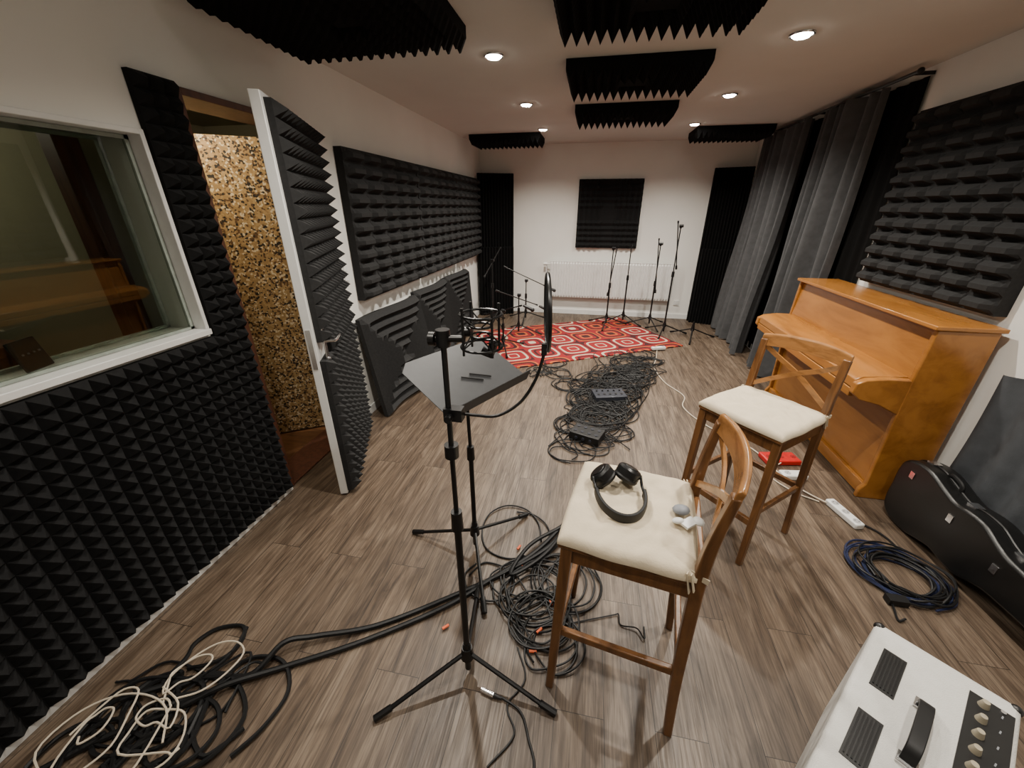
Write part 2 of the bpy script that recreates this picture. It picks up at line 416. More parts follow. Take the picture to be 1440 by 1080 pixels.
# corner traps
def trap(p0,p1,z0,z1,th,name="bass_trap"):
    p0=Vector((p0[0],p0[1],0));p1=Vector((p1[0],p1[1],0)); d=(p1-p0); L=d.length; d.normalize(); n_=Vector((d.y,-d.x,0))
    s=MB(); N=12; us=frange(0,L,2*N)
    s.field(us,[z0,z1],lambda u,v:.03*(round(u/(L/2/N))%2),th,lambda u,v,w_:p0+d*u+n_*w_+Vector((0,0,v)))
    return s.done(name,'foamblk',angle=0)
trap((-1.78,6.36),(-1.27,6.58),0.001,2.12,.05)
trap((1.60,6.58),(2.06,6.42),0.001,2.15,.05)
trap((-1.76,6.24),(-1.24,6.46),0.001,1.08,.03); trap((1.60,6.46),(2.06,6.30),0.001,1.10,.03)
# leaning lower-left foam
def leanpanel(yc,w_,h_,xb,xt,bow,ph):
    def fn(u,v,d_):
        t=(v+h_/2)/h_
        x=xb+(xt-xb)*t + bow*math.sin(u/w_*pi*1.6+ph)*(1-.4*t)
        return Vector((XL+x+d_,yc+u,.005+t*h_*.985))
    s=MB(); plaid(s,w_,h_,13,.035,.05,fn,.0,2); return s.done("leaning_foam_panel",'foam2',angle=0)
leanpanel(3.17,.98,.86,.18,.04,.05,0); leanpanel(4.12,.86,.88,.10,.05,.04,1.2); leanpanel(4.98,.80,.88,.10,.05,.03,.3)
# switch & outlets
sw=empty("light_switch"); MB().bb((XL+.001,2.64,1.14),(XL+.012,2.72,1.30)).done("plate",'white',sw,bevel=.002); MB().bb((XL+.012,2.655,1.225),(XL+.018,2.705,1.285)).bb((XL+.012,2.655,1.155),(XL+.018,2.705,1.215)).done("rocker",'white',sw,bevel=.001)
ou=empty("wall_outlet"); MB().bb((1.36,YB-.012,.22),(1.44,YB-.001,.30)).done("plate",'white',ou,bevel=.002); MB().cyl((1.40,YB-.016,.26),(1.40,YB-.012,.26),.025).done("socket",'white',ou)
# downlights
for X_ in (-.68,1.01):
    for Y_,en in ((5.40,190),(4.15,185),(2.90,175),(1.62,145),(.35,70)):
        e=empty("recessed_ceiling_light",(X_,Y_,H))
        MB().torus((0,0,-.003),.056,.007,n=28).done("trim_ring",'chrome',e)
        MB().cyl((0,0,-.016),(0,0,-.001),.038,.050,n=24).done("lens",'glow',e)
        L=bpy.data.lights.new("lamp",'SPOT'); L.energy=en; L.spot_size=math.radians(145); L.spot_blend=1.0; L.color=(1,.93,.82); L.shadow_soft_size=.035
        lo=bpy.data.objects.new("lamp",L); bpy.context.collection.objects.link(lo); lo.parent=e; lo.location=(0,0,-.03)
def plight(name,loc,en,col=(1,.85,.65),r=.1):
    L=bpy.data.lights.new(name,'POINT'); L.energy=en; L.color=col; L.shadow_soft_size=r
    lo=bpy.data.objects.new(name,L); bpy.context.collection.objects.link(lo); lo.location=loc
plight("corridor_fill_light",(-2.30,1.78,2.25),28); plight("control_room_fill_light",(-3.4,1.1,2.3),16,(1,.92,.75))  # added fill lights without fixtures: one brightens the speckled door, one the control room
# ------------------------------------------------------------------ radiator
rd=empty("radiator")
s_=MB(); n=44; us=[];x0,x1=-.64,1.28
hs=[]
for i in range(n):
    for k,hv_ in ((0,0),(.25,0),(.4,.014),(.85,.014)): us.append(x0+(x1-x0)*(i+k)/n); hs.append(hv_)
us.append(x1);hs.append(0); mp={round(u,5):h for u,h in zip(us,hs)}
s_.field(us,[.30,.33,.83,.86],lambda u,v: mp[round(u,5)] if .32<v<.84 else 0,.05,lambda u,v,w_:Vector((u,YB-.045-w_,v)))
s_.done("front_panel",'white',rd,angle=0)
s_=MB(); s_.bb((x0,YB-.10,.86),(x1,YB-.045,.868)) 
for i in range(60): s_.bb((x0+.02+i*.0315,YB-.09,.868),(x0+.028+i*.0315,YB-.05,.872))
s_.bb((x0+.3,YB-.05,.4),(x0+.34,YB-.002,.8)); s_.bb((x1-.34,YB-.05,.4),(x1-.3,YB-.002,.8))
s_.done("grille",'white',rd)
s_=MB(); s_.tube([(x0-.0,YB-.07,.82),(x0-.05,YB-.07,.82),(x0-.06,YB-.07,.80),(x0-.06,YB-.07,.005)],.009); s_.cyl((x0-.05,YB-.07,.82),(x0-.11,YB-.07,.82),.022); s_.tube([(x0,YB-.07,.33),(x0-.03,YB-.07,.33),(x0-.035,YB-.07,.005)],.009)
s_.done("valve_and_pipe",'white',rd)
# ------------------------------------------------------------------ curtains
def curtain(name,y0,y1,x,amp,folds,mat,zt=2.44,zb=.02,bias=0,seed=1):
    q=random.Random(seed); N=folds*14; us=frange(0,1,N); vs=frange(zb,zt,18)
    ph=[q.uniform(-.9,.9) for _ in range(folds+2)]; am=[q.uniform(.30,1.15) for _ in range(folds+2)]
    def off(u,v):
        t=u*folds+.35*math.sin(u*9); t=min(max(t,0),folds-.001); i=int(t); k=t-i; k=k*k*(3-2*k); a=am[i]*(1-k)+am[i+1]*k; p=ph[i]*(1-k)+ph[i+1]*k
        low=1-(v-zb)/(zt-zb)
        c_=.5+.5*math.sin(2*pi*t+p*(.4+1.6*low)); c_=c_**1.3
        return amp*a*c_*(.75+.45*low)+bias*low**2+.012*math.sin(3*v+5*t*.3)*low
    s=MB()
    vv=[Vector((x-off(u,v),y0+(y1-y0)*u+.03*math.sin(v*2.2+u*19)*(1-v/zt),v)) for u in us for v in vs]
    nv=len(vs); fs=[(i*nv+j,(i+1)*nv+j,(i+1)*nv+j+1,i*nv+j+1) for i in range(len(us)-1) for j in range(nv-1)]
    s.add(vv,fs); return s.done(name,mat,angle=180,recalc=False)
curtain("blackout_curtain",3.60,6.20,2.082,.03,18,'blkcloth')
curtain("curtain",3.86,4.75,2.03,.15,6,'greycloth',bias=.03,seed=3)
curtain("curtain",4.90,6.15,2.03,.15,8,'greycloth',bias=.09,seed=5)
cr=empty("curtain_rod"); s_=MB(); s_.cyl((1.98,3.55,2.455),(1.98,6.2,2.455),.012); s_.ball((1.98,3.54,2.455),.02)
for y in (3.6,4.8,6.15): s_.beam((1.98,y,2.455),(2.098,y,2.455),.012,.02)
s_.done("rod",'black',cr)
# ------------------------------------------------------------------ rug
rug=MB(); rug.bb((-1.215,-.755,0),(1.215,.755,.012)); ro=rug.done("area_rug",'rug',angle=0)
ro.location=(-.155,5.20,0.001); ro.rotation_euler=(0,0,math.radians(30.3))
# ------------------------------------------------------------------ piano
pn=empty("upright_piano")
y0,y1=2.30,3.80
def py(x,z,y): return Vector((x,y,z))
s_=MB()
side=[(2.05,0),(2.05,1.085),(1.775,1.085),(1.765,.80),(1.765,.60),(1.775,.10),(1.75,.06),(1.75,0)]
s_.prism(side,py,y0,y0+.03); s_.prism(side,py,y1-.03,y1)
arm=[(1.78,.80),(1.66,.80),(1.56,.785),(1.515,.76),(1.51,.70),(1.55,.665),(1.66,.64),(1.78,.58)]
s_.prism(arm,py,y0+.002,y0+.045); s_.prism(arm,py,y1-.045,y1-.002)
s_.done("side_panels",'piano',pn,bevel=.006)
s_=MB(); s_.bb((1.755,y0-.012,1.085),(2.065,y1+.012,1.108)); s_.done("lid",'piano',pn,bevel=.005)
s_=MB(); s_.prism([(1.80,1.085),(1.82,1.085),(1.79,.80),(1.77,.80)],py,y0+.03,y1-.03)
s_.bb((1.80,y0+.03,.09),(1.82,y1-.03,.62)); s_.bb((2.03,y0+.03,.02),(2.045,y1-.03,1.085)); s_.bb((1.775,y0+.03,.01),(1.82,y1-.03,.09))
s_.done("front_panels",'piano',pn,bevel=.003)
s_=MB(); s_.prism([(1.80,.80),(1.78,.808),(1.56,.792),(1.525,.77),(1.522,.72),(1.54,.72),(1.80,.72)],py,y0+.045,y1-.045); s_.bb((1.52,y0+.045,.665),(1.82,y1-.045,.715))
s_.done("key_lid",'piano',pn,bevel=.004)
s_=MB(); s_.cyl((1.76,3.0,.05),(1.66,3.0,.045),.012); s_.cyl((1.76,3.12,.05),(1.66,3.12,.045),.012); s_.done("pedals",'chrome',pn)
# ------------------------------------------------------------------ stools
def stool(loc,ang,W=.18,nm="bar_stool",T=1.06):
    e=empty(nm,(loc[0],loc[1],0),ang)
    s=MB()
    back=[(.218,0),(.198,.30),(.188,.60),(.186,.74),(.194,.88),(.214,T-.03)]
    BP=catmull([(x,0,z) for x,z in back],5)
    for sy in (-1,1):
        s.beam((-.205,sy*(W+.010),0),(-.18,sy*W,.722),.028,.028,(0,1,0),.036,.036)
        secs=[]
        for p in BP:
            hw=.014 if p.z<.2 else .016; hd=.014+.004*min(1,p.z/.5) if p.z<.75 else .018-.007*(p.z-.75)/.3
            y=sy*(W+.008*max(0,1-p.z/.6))
            secs.append([Vector((p.x-hd,y-hw,p.z)),Vector((p.x+hd,y-hw,p.z)),Vector((p.x+hd,y+hw,p.z)),Vector((p.x-hd,y+hw,p.z))])
        s.sweep(secs)
    s.beam((-.198,-W,.26),(-.198,W,.26),.022,.036); s.beam((.20,-W,.32),(.20,W,.32),.02,.03)
    for sy in (-1,1): s.beam((-.19,sy*W,.32),(.20,sy*W,.32),.02,.030)
    s.beam((-.18,-W,.69),(-.18,W,.69),.02,.058); s.beam((.185,-W,.69),(.185,W,.69),.02,.058)
    for sy in (-1,1): s.beam((-.18,sy*W,.69),(.185,sy*W,.69),.02,.058)
    s.bb((-.208,-W-.02,.72),(.165,W+.02,.736)); s.bb((.165,-W+.02,.72),(.205,W-.02,.736))
    s.done("frame",'stool',e,bevel=.004)
    s=MB(); N=24; secs=[]
    for i in range(N+1):
        y=-W-.014+(2*W+.028)*i/N; k=max(0,1-(y/(W+.016))**2)
        bow=.034*k; z0=T-.070+.014*k; z1=T-.006+.016*k; th=.010; lean=.012
        secs.append([Vector((.206+bow-th,y,z0)),Vector((.206+bow+th,y,z0+.003)),Vector((.206+bow+th+lean,y,z1-.005)),Vector((.206+bow+lean,y,z1+.002)),Vector((.206+bow-th+lean,y,z1-.005))])
    s.sweep(secs); s.done("top_rail",'rail',e,bevel=.003,angle=50)
    s=MB()
    for sg in (-1,1):
        pts=[(.190,-sg*W*.94,.785),(.206,-sg*W*.45,.845),(.222,0,.895),(.230,sg*W*.5,.94),(.218,sg*W*.92,.990)]
        P=catmull(pts,6); secs=[]
        for i,p in enumerate(P):
            t=(P[min(i+1,len(P)-1)]-P[max(0,i-1)]).normalized(); n_=t.cross(Vector((1,0,0))).normalized()*.0115; o=Vector((.005,0,0)); c_=p+Vector((sg*.003,0,0))
            secs.append([c_-n_-o,c_-n_+o,c_+n_+o,c_+n_-o])
        s.sweep(secs)
    s.done("cross_back",'rail',e)
    s=MB(); n=44; us=frange(-1,1,n)
    tufts=[(-.42,-.42),(-.42,.42),(.42,-.42),(.42,.42),(0,0)]
    def hf(u,v):
        k=max(0,(1-abs(u)**8))*max(0,(1-abs(v)**8)); h=.026*k**.5
        for a,b_ in tufts:
            r2=((u-a)**2+(v-b_)**2); h-=.011*math.exp(-r2/.010)
            an=math.atan2(v-b_,u-a); h+=.0030*math.cos(an*6+a*3)*math.exp(-r2/.07)*(r2/.03 if r2<.03 else 1)
        h+=(.0025*math.sin(9*u+4*v)*math.sin(7*v-3*u)+.0018*math.sin(23*u-6*v+2*math.sin(5*v))+.0016*math.sin(5*u-19*v+2*math.sin(4*u)))*k
        return h
    def mp_(u,v,w_):
        q=1-.035*(u*u*v*v)+.008*math.sin(7*u+3)*v*v
        return Vector((-.015+u*.200*q,v*(W+.028)*q,.737+w_))
    s.field(us,us,hf,.014,mp_); s.done("seat_cushion",'cream',e,angle=70)
    s=MB()
    for sy in (-1,1):
        s.beam((.155,sy*(W+.005),.757),(.205,sy*(W+.019),.75),.003,.018); s.beam((.15,sy*(W+.018),.765),(.165,sy*(W+.024),.70),.012,.003); s.beam((.160,sy*(W+.02),.765),(.175,sy*(W+.025),.71),.010,.003)
    s.done("cushion_ties",'cream',e)
    return e
stool((.210,1.045),math.atan2(-.17,.98),.190); stool((.895,1.90),math.atan2(.65,.76),.185)
# ------------------------------------------------------------------ headphones
hp=empty("headphones",(.160,1.04,.784),math.radians(8))
s_=MB(); secs=[]
for i in range(25):
    a=pi+pi*i/24; c=Vector((.078*math.cos(a),.03+.115*math.sin(a),.018+.008*math.sin(a))); o=Vector((math.cos(a),math.sin(a),0))*.005; u=Vector((0,0,.016))
    secs.append([c-o-u,c+o-u,c+o*1.4,c+o+u,c-o+u])
s_.sweep(secs); s_.done("headband",'rubber',hp,bevel=.002)
s_=MB(); s2=MB()
for sx,tilt in ((-1,-.9),(1,.5)):
    c=Vector((sx*.045-.005,.10,.032+(.012 if sx>0 else 0))); ax=Vector((math.sin(tilt)*.9,.25,.75)).normalized()
    s_.cyl(c-ax*.012,c+ax*.012,.042,.042,28); s_.cyl(c+ax*.012,c+ax*.020,.042,.034,28); s_.cyl(c+ax*.020,c+ax*.023,.026,.024,20)
    s_.tube([c+Vector((sx*.035,-.02,.005)),(sx*.078,.06,.022),(sx*.078,.03,.018)],.005)
    q=ax.to_track_quat('Z','Y').to_matrix(); s2.torus(c-ax*.018,.030,.013,q,28,8)
s_.done("ear_cups",'black',hp,bevel=.001); s2.done("ear_pads",'rubber',hp)
eb=empty("wireless_earbuds",(.350,1.0,.782),.3)
s_=MB(); s_.ball((0,.03,.012),.028,(1,.8,.45)); s_.done("charging_case",'silverfoil',eb)
s_=MB(); s_.ball((-.03,-.01,.008),.016,(1.2,.8,.5)); s_.ball((.03,-.02,.009),.016,(1,1.2,.6)); s_.box((.0,-.02,.006),(.05,.03,.008),Matrix.Rotation(.4,3,'Z')); s_.done("buds",'white',eb)
# ------------------------------------------------------------------ stands
def tripod(s,loc,angs,r=.34,hub=.13,ps=.011):
    for a in angs:
        f=(math.cos(a)*r,math.sin(a)*r,.012); s.tube([(0.02*math.cos(a),.02*math.sin(a),hub),(f[0],f[1],f[2])],.0085,8)
        s.tube([(f[0]*.86,f[1]*.86,.03),(f[0]*1.04,f[1]*1.04,.0125)],.0125,8)
    s.cyl((0,0,hub-.02),(0,0,hub+.035),.026,.020); s.cyl((0,0,hub+.035),(0,0,hub+.06),.016,.014); s.cyl((0,0,.04),(0,0,hub),.012)
def micstand(x,y,h,angs,mid=.75,boom=None,r=.32,z=0):
    e=empty("microphone_stand",(x,y,z)); s=MB(); tripod(s,None,angs,r)
    s.cyl((0,0,.1),(0,0,mid),.0115); s.cyl((0,0,mid-.05),(0,0,mid+.02),.019,.017); s.cyl((0,0,mid),(0,0,h),.0075)
    s.cyl((0,0,h-.03),(0,0,h+.012),.014)
    if boom:
        (bx,by,bz),(cx_,cy_,cz)=boom
        s.cyl((bx,by,bz),(cx_,cy_,cz),.007); s.cyl((-.02,0,h),(.03,0,h),.02) 
        d=(Vector((cx_,cy_,cz))-Vector((bx,by,bz))).normalized(); s.cyl(Vector((bx,by,bz)),Vector((bx,by,bz))+d*.05,.014); s.cyl(Vector((cx_,cy_,cz))-d*.03,Vector((cx_,cy_,cz)),.011)
    s.done("stand",'black',e); return e
R2=math.radians
ms=micstand(-.34,.86,1.375,[R2(-143),R2(-12),R2(100)],.80,None,.34)
s_=MB(); s_.cyl((-.03,0,1.365),(.055,0,1.37),.009); s_.cyl((-.035,0,1.365),(-.02,0,1.365),.018); s_.cyl((.0,0,1.35),(.0,0,1.39),.018); s_.cyl((0,0,1.02),(0,0,1.06),.02)
s_.done("t_bar",'black',ms)
# shock mount
sh=empty("shock_mount",(-.245,.87,1.39))
s_=MB(); s_.cyl((-.04,0,-.005),(-.025,0,-.005),.012)
for z in (-.040,.040): s_.torus((0,0,z),.050,.0032,n=24)
s_.torus((0,0,.012),.026,.003,n=20); s_.torus((0,0,-.012),.026,.003,n=20)
for i in range(4):
    a=pi/4+i*pi/2; s_.cyl((.050*math.cos(a),.050*math.sin(a),-.055),(.050*math.cos(a),.050*math.sin(a),.060),.003)
    for z in (-.040,.040):
        for da in (-.5,.5): s_.cyl((.050*math.cos(a),.050*math.sin(a),z),(.026*math.cos(a+da),.026*math.sin(a+da),z*.35),.0018,n=6)
s_.tube([(.0,0,-.05),(.02,0,-.06),(.03,0,-.03)],.012)
s_.done("cage",'black',sh)
# pop filter
pf=empty("pop_filter"); c=Vector((-.095,.95,1.42)); nrm=Vector((1,.17,.03)).normalized(); q=nrm.to_track_quat('Z','Y').to_matrix()
MB().torus(c,.094,.005,q,40,8).done("hoop",'black',pf)
MB().cyl(c-nrm*.002,c+nrm*.002,.092,n=40).done("mesh",'popmesh',pf)
s_=MB(); s_.tube([(-.315,.865,1.16),(-.27,.87,1.155),(-.21,.88,1.155),(-.155,.91,1.185),(-.12,.94,1.24),(-.103,.948,1.30),(-.1,.95,1.325)],.0045,8,8); s_.box((-.325,.86,1.16),(.05,.03,.035)); s_.cyl((-.33,.84,1.16),(-.33,.82,1.16),.01); s_.box((-.1,.95,1.325),(.014,.014,.03))
s_.done("gooseneck",'black',pf)
# music stand
mu=empty("music_stand",(-.48,1.45,0)); s_=MB(); tripod(s_,None,[R2(174),R2(52),R2(-68)],.36)
s_.cyl((0,0,.1),(0,0,.62),.0115); s_.cyl((0,0,.58),(0,0,.65),.019,.017); s_.cyl((0,0,.62),(-.02,.04,.97),.008)
s_.done("stand",'black',mu)
e_=Vector((.45,.89,0)).normalized(); n_=Vector((-.89,.45,.0)).normalized(); tl=R2(24); upv=(n_*math.cos(tl)+Vector((0,0,math.sin(tl)))); nor=e_.cross(upv).normalized()
if nor.z<0: nor=-nor
C=Vector((-.02,.05,1.0))
def dk(u,v,w_): return C+e_*u+upv*v+nor*w_
s_=MB(); s_.prism([(-.25,-.165),(.25,-.165),(.25,.12),(.20,.165),(-.20,.165),(-.25,.12)],dk,0,.003)
s_.prism([(-.25,-.168),(.25,-.168),(.25,-.165),(-.25,-.165)],dk,0,.05); s_.prism([(-.25,-.168),(.25,-.168),(.25,-.17),(-.25,-.17)],dk,-.01,.05)
s_.prism([(-.03,-.08),(.03,-.08),(.03,.08),(-.03,.08)],dk,-.025,0)
s_.done("desk",simple('stand_desk',(.018,.019,.021),.5),mu,bevel=.001)
s_=MB()
for o_ in (-.02,.03): s_.cyl(dk(o_-.03,-.02,.009),dk(o_+.05,-.08,.009),.004,n=8)
s_.done("pencils",'blackpl',mu)
# background stands
tri=lambda a:[R2(a),R2(a+120),R2(a+240)]
micstand(.30,5.92,1.12,tri(20),.62,((-.02,.0,.45),(.05,-.02,1.16)),z=.014); micstand(.56,6.14,1.14,tri(80),.7,z=.014)
micstand(.94,6.02,1.18,tri(45),.65,((.02,-.02,.5),(-.03,.03,1.25)),z=.014); micstand(1.10,5.68,1.44,tri(10),.85,((.03,0,.9),(-.04,.02,1.50)))
micstand(-.95,6.0,.62,tri(30),.4,((-.35,.0,.82),(.30,-.02,.55)),z=.014); micstand(-.93,5.25,.55,tri(0),.35,((-.30,-.1,.62),(.25,.1,.40)),z=.014)
micstand(-1.42,5.75,.95,tri(70),.6,((-.05,-.3,.75),(.05,.35,1.10))); micstand(1.45,5.55,.22,tri(15),.18)
micstand(-1.0,4.55,.50,tri(50),.32,((-.28,.15,.40),(.25,-.12,.60)),z=.014)
for (x,y,z) in ((-.62,5.98,.55),(-.66,5.36,.40),(-.73,4.42,.62)):
    e=empty("microphone",(x,y,z)); MB().cyl((0,0,0),(.10,-.01,-.04),.016,.020).ball((.11,-.01,-.045),.026).done("body",'blackpl',e)
# ------------------------------------------------------------------ cables
def coil(s,c,rad,loops,rr,jit=.25,z=.0,seed=0,ell=1.0,ang=0):
    q=random.Random(seed); pts=[]; n=9; ph=q.uniform(0,6)
    cx,cy=c; ca,sa=math.cos(ang),math.sin(ang)
    for i in range(int(loops*n)):
        k=i/n
        if i%n==0: ra=rad*q.uniform(1-jit,1+jit*.6); ox=q.uniform(-.12,.12)*rad*(1+jit*3); oy=q.uniform(-.12,.12)*rad*(1+jit*3); el=q.uniform(.8,1.1)
        a=ph+2*pi*k; rj=ra*(1+q.uniform(-.12,.12)*jit*1.5)
        x=rj*math.cos(a)+ox; y=rj*math.sin(a)*ell*el+oy
        pts.append((cx+x*ca-y*sa,cy+x*sa+y*ca,rr+.001+z+q.uniform(0,min(.05,loops*.004))))
    s.tube(pts,rr,6,4)
def wander(s,x0,y0,x1,y1,n,amp,rr,seed):
    q=random.Random(seed); pts=[]
    for i in range(n+1):
        t=i/n; pts.append((x0+(x1-x0)*t+q.gauss(0,amp),y0+(y1-y0)*t+q.gauss(0,amp),rr+.001+q.uniform(0,.012)))
    s.tube(pts,rr,6,6)
s_=MB(); sd=100
for (x,y,rad,lp) in ((.10,2.62,.20,3),(.02,2.85,.18,3),(.18,3.05,.22,6),(.24,3.35,.26,7),(.08,3.30,.20,5),(.38,3.55,.24,7),(.22,3.75,.2,5),(.45,3.85,.22,6),(.60,4.10,.20,6),(.50,4.35,.18,4),(.75,4.45,.18,4),(.70,4.75,.15,2),(-.15,3.6,.14,2),(-.22,3.9,.16,2),(-.05,2.45,.15,1.6),(.30,2.75,.15,2),(.1,3.6,.2,4),(.35,4.1,.2,4),(.30,3.15,.2,4),(.15,2.9,.2,4),(.5,4.0,.2,4),(-.3,4.2,.15,1.5)):
    sd+=1; coil(s_,(x,y),rad,lp*1.3,.0048,.5,0,sd,.9,R.uniform(0,3))
for i in range(24):
    sd+=1; wander(s_,R.uniform(-.1,.3),R.uniform(2.5,3.2),R.uniform(.2,.9),R.uniform(3.8,4.9),9,.11,.0045,sd)
for i in range(5):
    sd+=1; wander(s_,R.uniform(-.5,.3),R.uniform(3.7,4.2),R.uniform(-.9,-.2),R.uniform(3.85,4.0),7,.08,.0042,sd)
s_.done("audio_cable_pile",'rubber')
s_=MB()
for i,(x,y,rad,lp) in enumerate(((-.08,1.12,.13,6),(-.12,1.25,.15,5),(.0,1.34,.16,4),(-.22,1.30,.12,2.5),(-.02,1.02,.12,3),(-.30,1.62,.20,1.5),(-.35,1.25,.13,1.3))):
    coil(s_,(x,y),rad,lp,.0045,.25,0,300+i,1.0,i)
for i in range(5): wander(s_,-.3+.05*i,1.15,.02+.05*i,1.75,6,.05,.0042,330+i)
wander(s_,.05,1.15,.38,1.22,6,.06,.003,341)
s_.done("audio_cable_coil",'rubber')
s_=MB()
for (x,y,a) in ((-.50,1.0,.8),(-.12,.98,.2),(-.10,1.06,.9),(-.05,1.20,2.0),(-.26,1.48,1.2),(-.22,1.38,1.5)):
    s_.cyl((x,y,.012),(x+.030*math.cos(a),y+.030*math.sin(a),.012),.006,n=8)
s_.done("jack_plug_sleeves",'orange')
s_=MB()
s_.tube([(.02,1.75,.02),(-.10,1.52,.02),(-.28,1.34,.014),(-.50,1.16,.014),(-.78,.96,.014),(-1.0,.86,.03),(-1.10,.80,.05),(-1.16,.69,.014),(-1.28,.66,.014),(-1.40,.62,.014),(-1.55,.52,.03)],.011,8,8)
s_.tube([(-.02,1.72,.02),(-.16,1.48,.02),(-.33,1.30,.014),(-.52,1.10,.014),(-.80,.89,.014),(-1.05,.74,.014),(-1.22,.63,.03),(-1.35,.52,.02),(-1.5,.42,.014),(-1.62,.3,.014)],.011,8,8)
s_.tube([(.0,1.70,.02),(-.12,1.45,.03),(-.26,1.30,.04),(-.2,1.5,.03),(-.05,1.66,.03)],.010,8,8)
s_.done("multicore_cable",'rubber')
s_=MB()
for i,(x,y,rad,lp) in enumerate(((-1.42,.52,.20,3),(-1.32,.42,.17,3),(-1.50,.36,.18,3),(-1.22,.52,.14,2),(-1.40,.70,.13,1.6),(-1.15,.62,.13,1.3))):
    coil(s_,(x,y),rad,lp,.008,.55,.0,400+i,.8,i)
for i in range(4): wander(s_,-1.6,.35+.08*i,-1.15,.55+.05*i,5,.07,.005,440+i)
s_.done("thick_cable_coil",'rubber')
s_=MB()
for i,(x,y,rad,lp) in enumerate(((-1.42,.46,.16,2.4),(-1.34,.62,.12,2.2),(-1.50,.38,.16,2),(-1.26,.46,.12,1.4))):
    coil(s_,(x,y),rad,lp,.0034,.7,.055,420+i,.75,i*.9)
s_.done("white_cable_coil",'whitecab')
s_=MB(); s_.tube([(-.20,.80,.012),(-.12,.77,.008),(-.08,.70,.006),(-.05,.62,.006),(-.10,.52,.006)],.0045,6,6)
s_.tube([(-.17,.99,.006),(-.12,.88,.006),(-.17,.78,.006),(-.13,.70,.006),(-.2,.6,.006)],.0035,6,6)
s_.done("microphone_cable",'rubber') 
xe=empty("xlr_connector",(-.225,.80,.012),0); MB().cyl((0,0,0),(-.05,.01,0),.010,.0095).done("shell",'chrome',xe); MB().cyl((0,0,0),(.03,-.005,0),.009,.005).done("boot",'blackpl',xe)
s_=MB()
for i in range(2): coil(s_,(1.62,1.70),.16,4,.0050,.30,.005*i,500+i,1.0,i)
s_.done("blue_cable_coil",'bluecab')
s_=MB(); coil(s_,(1.63,1.69),.165,8,.005,.35,.010,510,1,0); s_.tube([(1.60,2.08,.008),(1.70,1.98,.008),(1.72,1.86,.01),(1.66,1.80,.02)],.005,6,6); wander(s_,1.5,1.62,1.42,1.40,4,.04,.005,511); s_.box((1.50,1.52,.02),(.08,.04,.03)); s_.done("extension_cable_coil",'rubber')
s_=MB(); s_.tube([(.92,4.95,.007),(.86,4.6,.007),(.80,4.3,.007),(.85,3.9,.007),(.98,3.6,.007),(.93,3.35,.007),(1.05,3.05,.007),(1.30,2.75,.007),(1.38,2.45,.007),(1.45,2.3,.007),(1.55,2.16,.02)],.0045,6,8)
s_.tube([(1.42,2.56,.03),(1.30,2.45,.007),(1.38,2.28,.007),(1.50,2.20,.007)],.004,6,8)
s_.done("white_mains_cable",'whitecab')
def pstrip(x,y,a,L,mat,n,nm="power_strip",z=0,W=.054):
    e=empty(nm,(x,y,z),a); MB().bb((-L/2,-W/2,.001),(L/2,W/2,.038)).done("body",mat,e,bevel=.008)
    s=MB()
    for i in range(n):
        xx=-L/2+.04+i*(L-.07)/max(1,n-1); s.cyl((xx,0,.037),(xx,0,.0395),.019,n=18)
    s.done("sockets",simple(nm+'_socket',(.4,.4,.4) if mat=='white' else (.25,.008,.008),.5),e)
    s=MB() 
    for i in range(n):
        xx=-L/2+.04+i*(L-.07)/max(1,n-1)
        for o in (-.009,.009): s.cyl((xx+o*.7,o*.7,.0395),(xx+o*.7,o*.7,.0402),.003,n=8)
    s.done("holes",'blackpl',e); return e
pstrip(1.58,2.10,R2(-75),.22,'white',3); pstrip(1.44,2.63,R2(10),.24,'red',3,W=.12); pstrip(1.45,2.44,R2(8),.16,'white',2,W=.07); pstrip(.93,4.93,R2(20),.18,'white',2,z=.013)
sb=empty("stage_box",(.08,2.66,0),R2(-20)); MB().bb((-.12,-.08,.002),(.12,.08,.075)).done("body",'blackpl',sb,bevel=.005)
s_=MB()
for i in range(4):
    for j in range(2): s_.cyl((-.085+i*.056,-.035+j*.07,.075),(-.085+i*.056,-.035+j*.07,.079),.013,n=16)
for i in range(3): s_.cyl((-.06+i*.056,-.08,.04),(-.06+i*.056,-.087,.04),.012)
s_.done("sockets",'greymet',sb)
sb=empty("stage_box",(.27,3.42,0),R2(15)); MB().bb((-.15,-.09,.002),(.15,.09,.06)).done("body",'greymet',sb,bevel=.006)
s_=MB()
for i in range(5): s_.cyl((-.11+i*.055,-.03,.06),(-.11+i*.055,-.03,.064),.012); s_.cyl((-.11+i*.055,.04,.06),(-.11+i*.055,.04,.07),.008)
s_.done("knobs",'blackpl',sb)
# ------------------------------------------------------------------ amplifier
am=empty("guitar_amplifier",(.955,.985,0),0)
d1=Vector((.743,-.669,0)); d2=Vector((-.669,-.743,0)); AW=.29
def ap(u,v,z): return d1*u+d2*v+Vector((0,0,z))
def abox(s,u0,u1,v0,v1,z0,z1):
    return s.prism([(u0,v0),(u1,v0),(u1,v1),(u0,v1)],lambda a,b_,c_:ap(a,b_,c_),z0,z1)
s_=MB(); abox(s_,0,AW,0,.62,.015,.50); s_.done("cabinet",'tolex',am,bevel=.012)
s_=MB()
for (u,v) in ((.03,.03),(.24,.03),(.03,.59),(.24,.59)): abox(s_,u-.018,u+.018,v-.018,v+.018,0,.016)
for (u,v) in ((0,0),(AW,0),(0,.62),(AW,.62)): s_.ball(ap(u+(.010 if u==0 else -.010),v+(.010 if v==0 else -.010),.490),.014)
abox(s_,.200,.278,.05,.57,.499,.503)
for v0 in (.09,.33):
    abox(s_,.035,.085,v0,v0+.15,.499,.502)
s_.done("black_parts",'blackpl',am)
s_=MB()
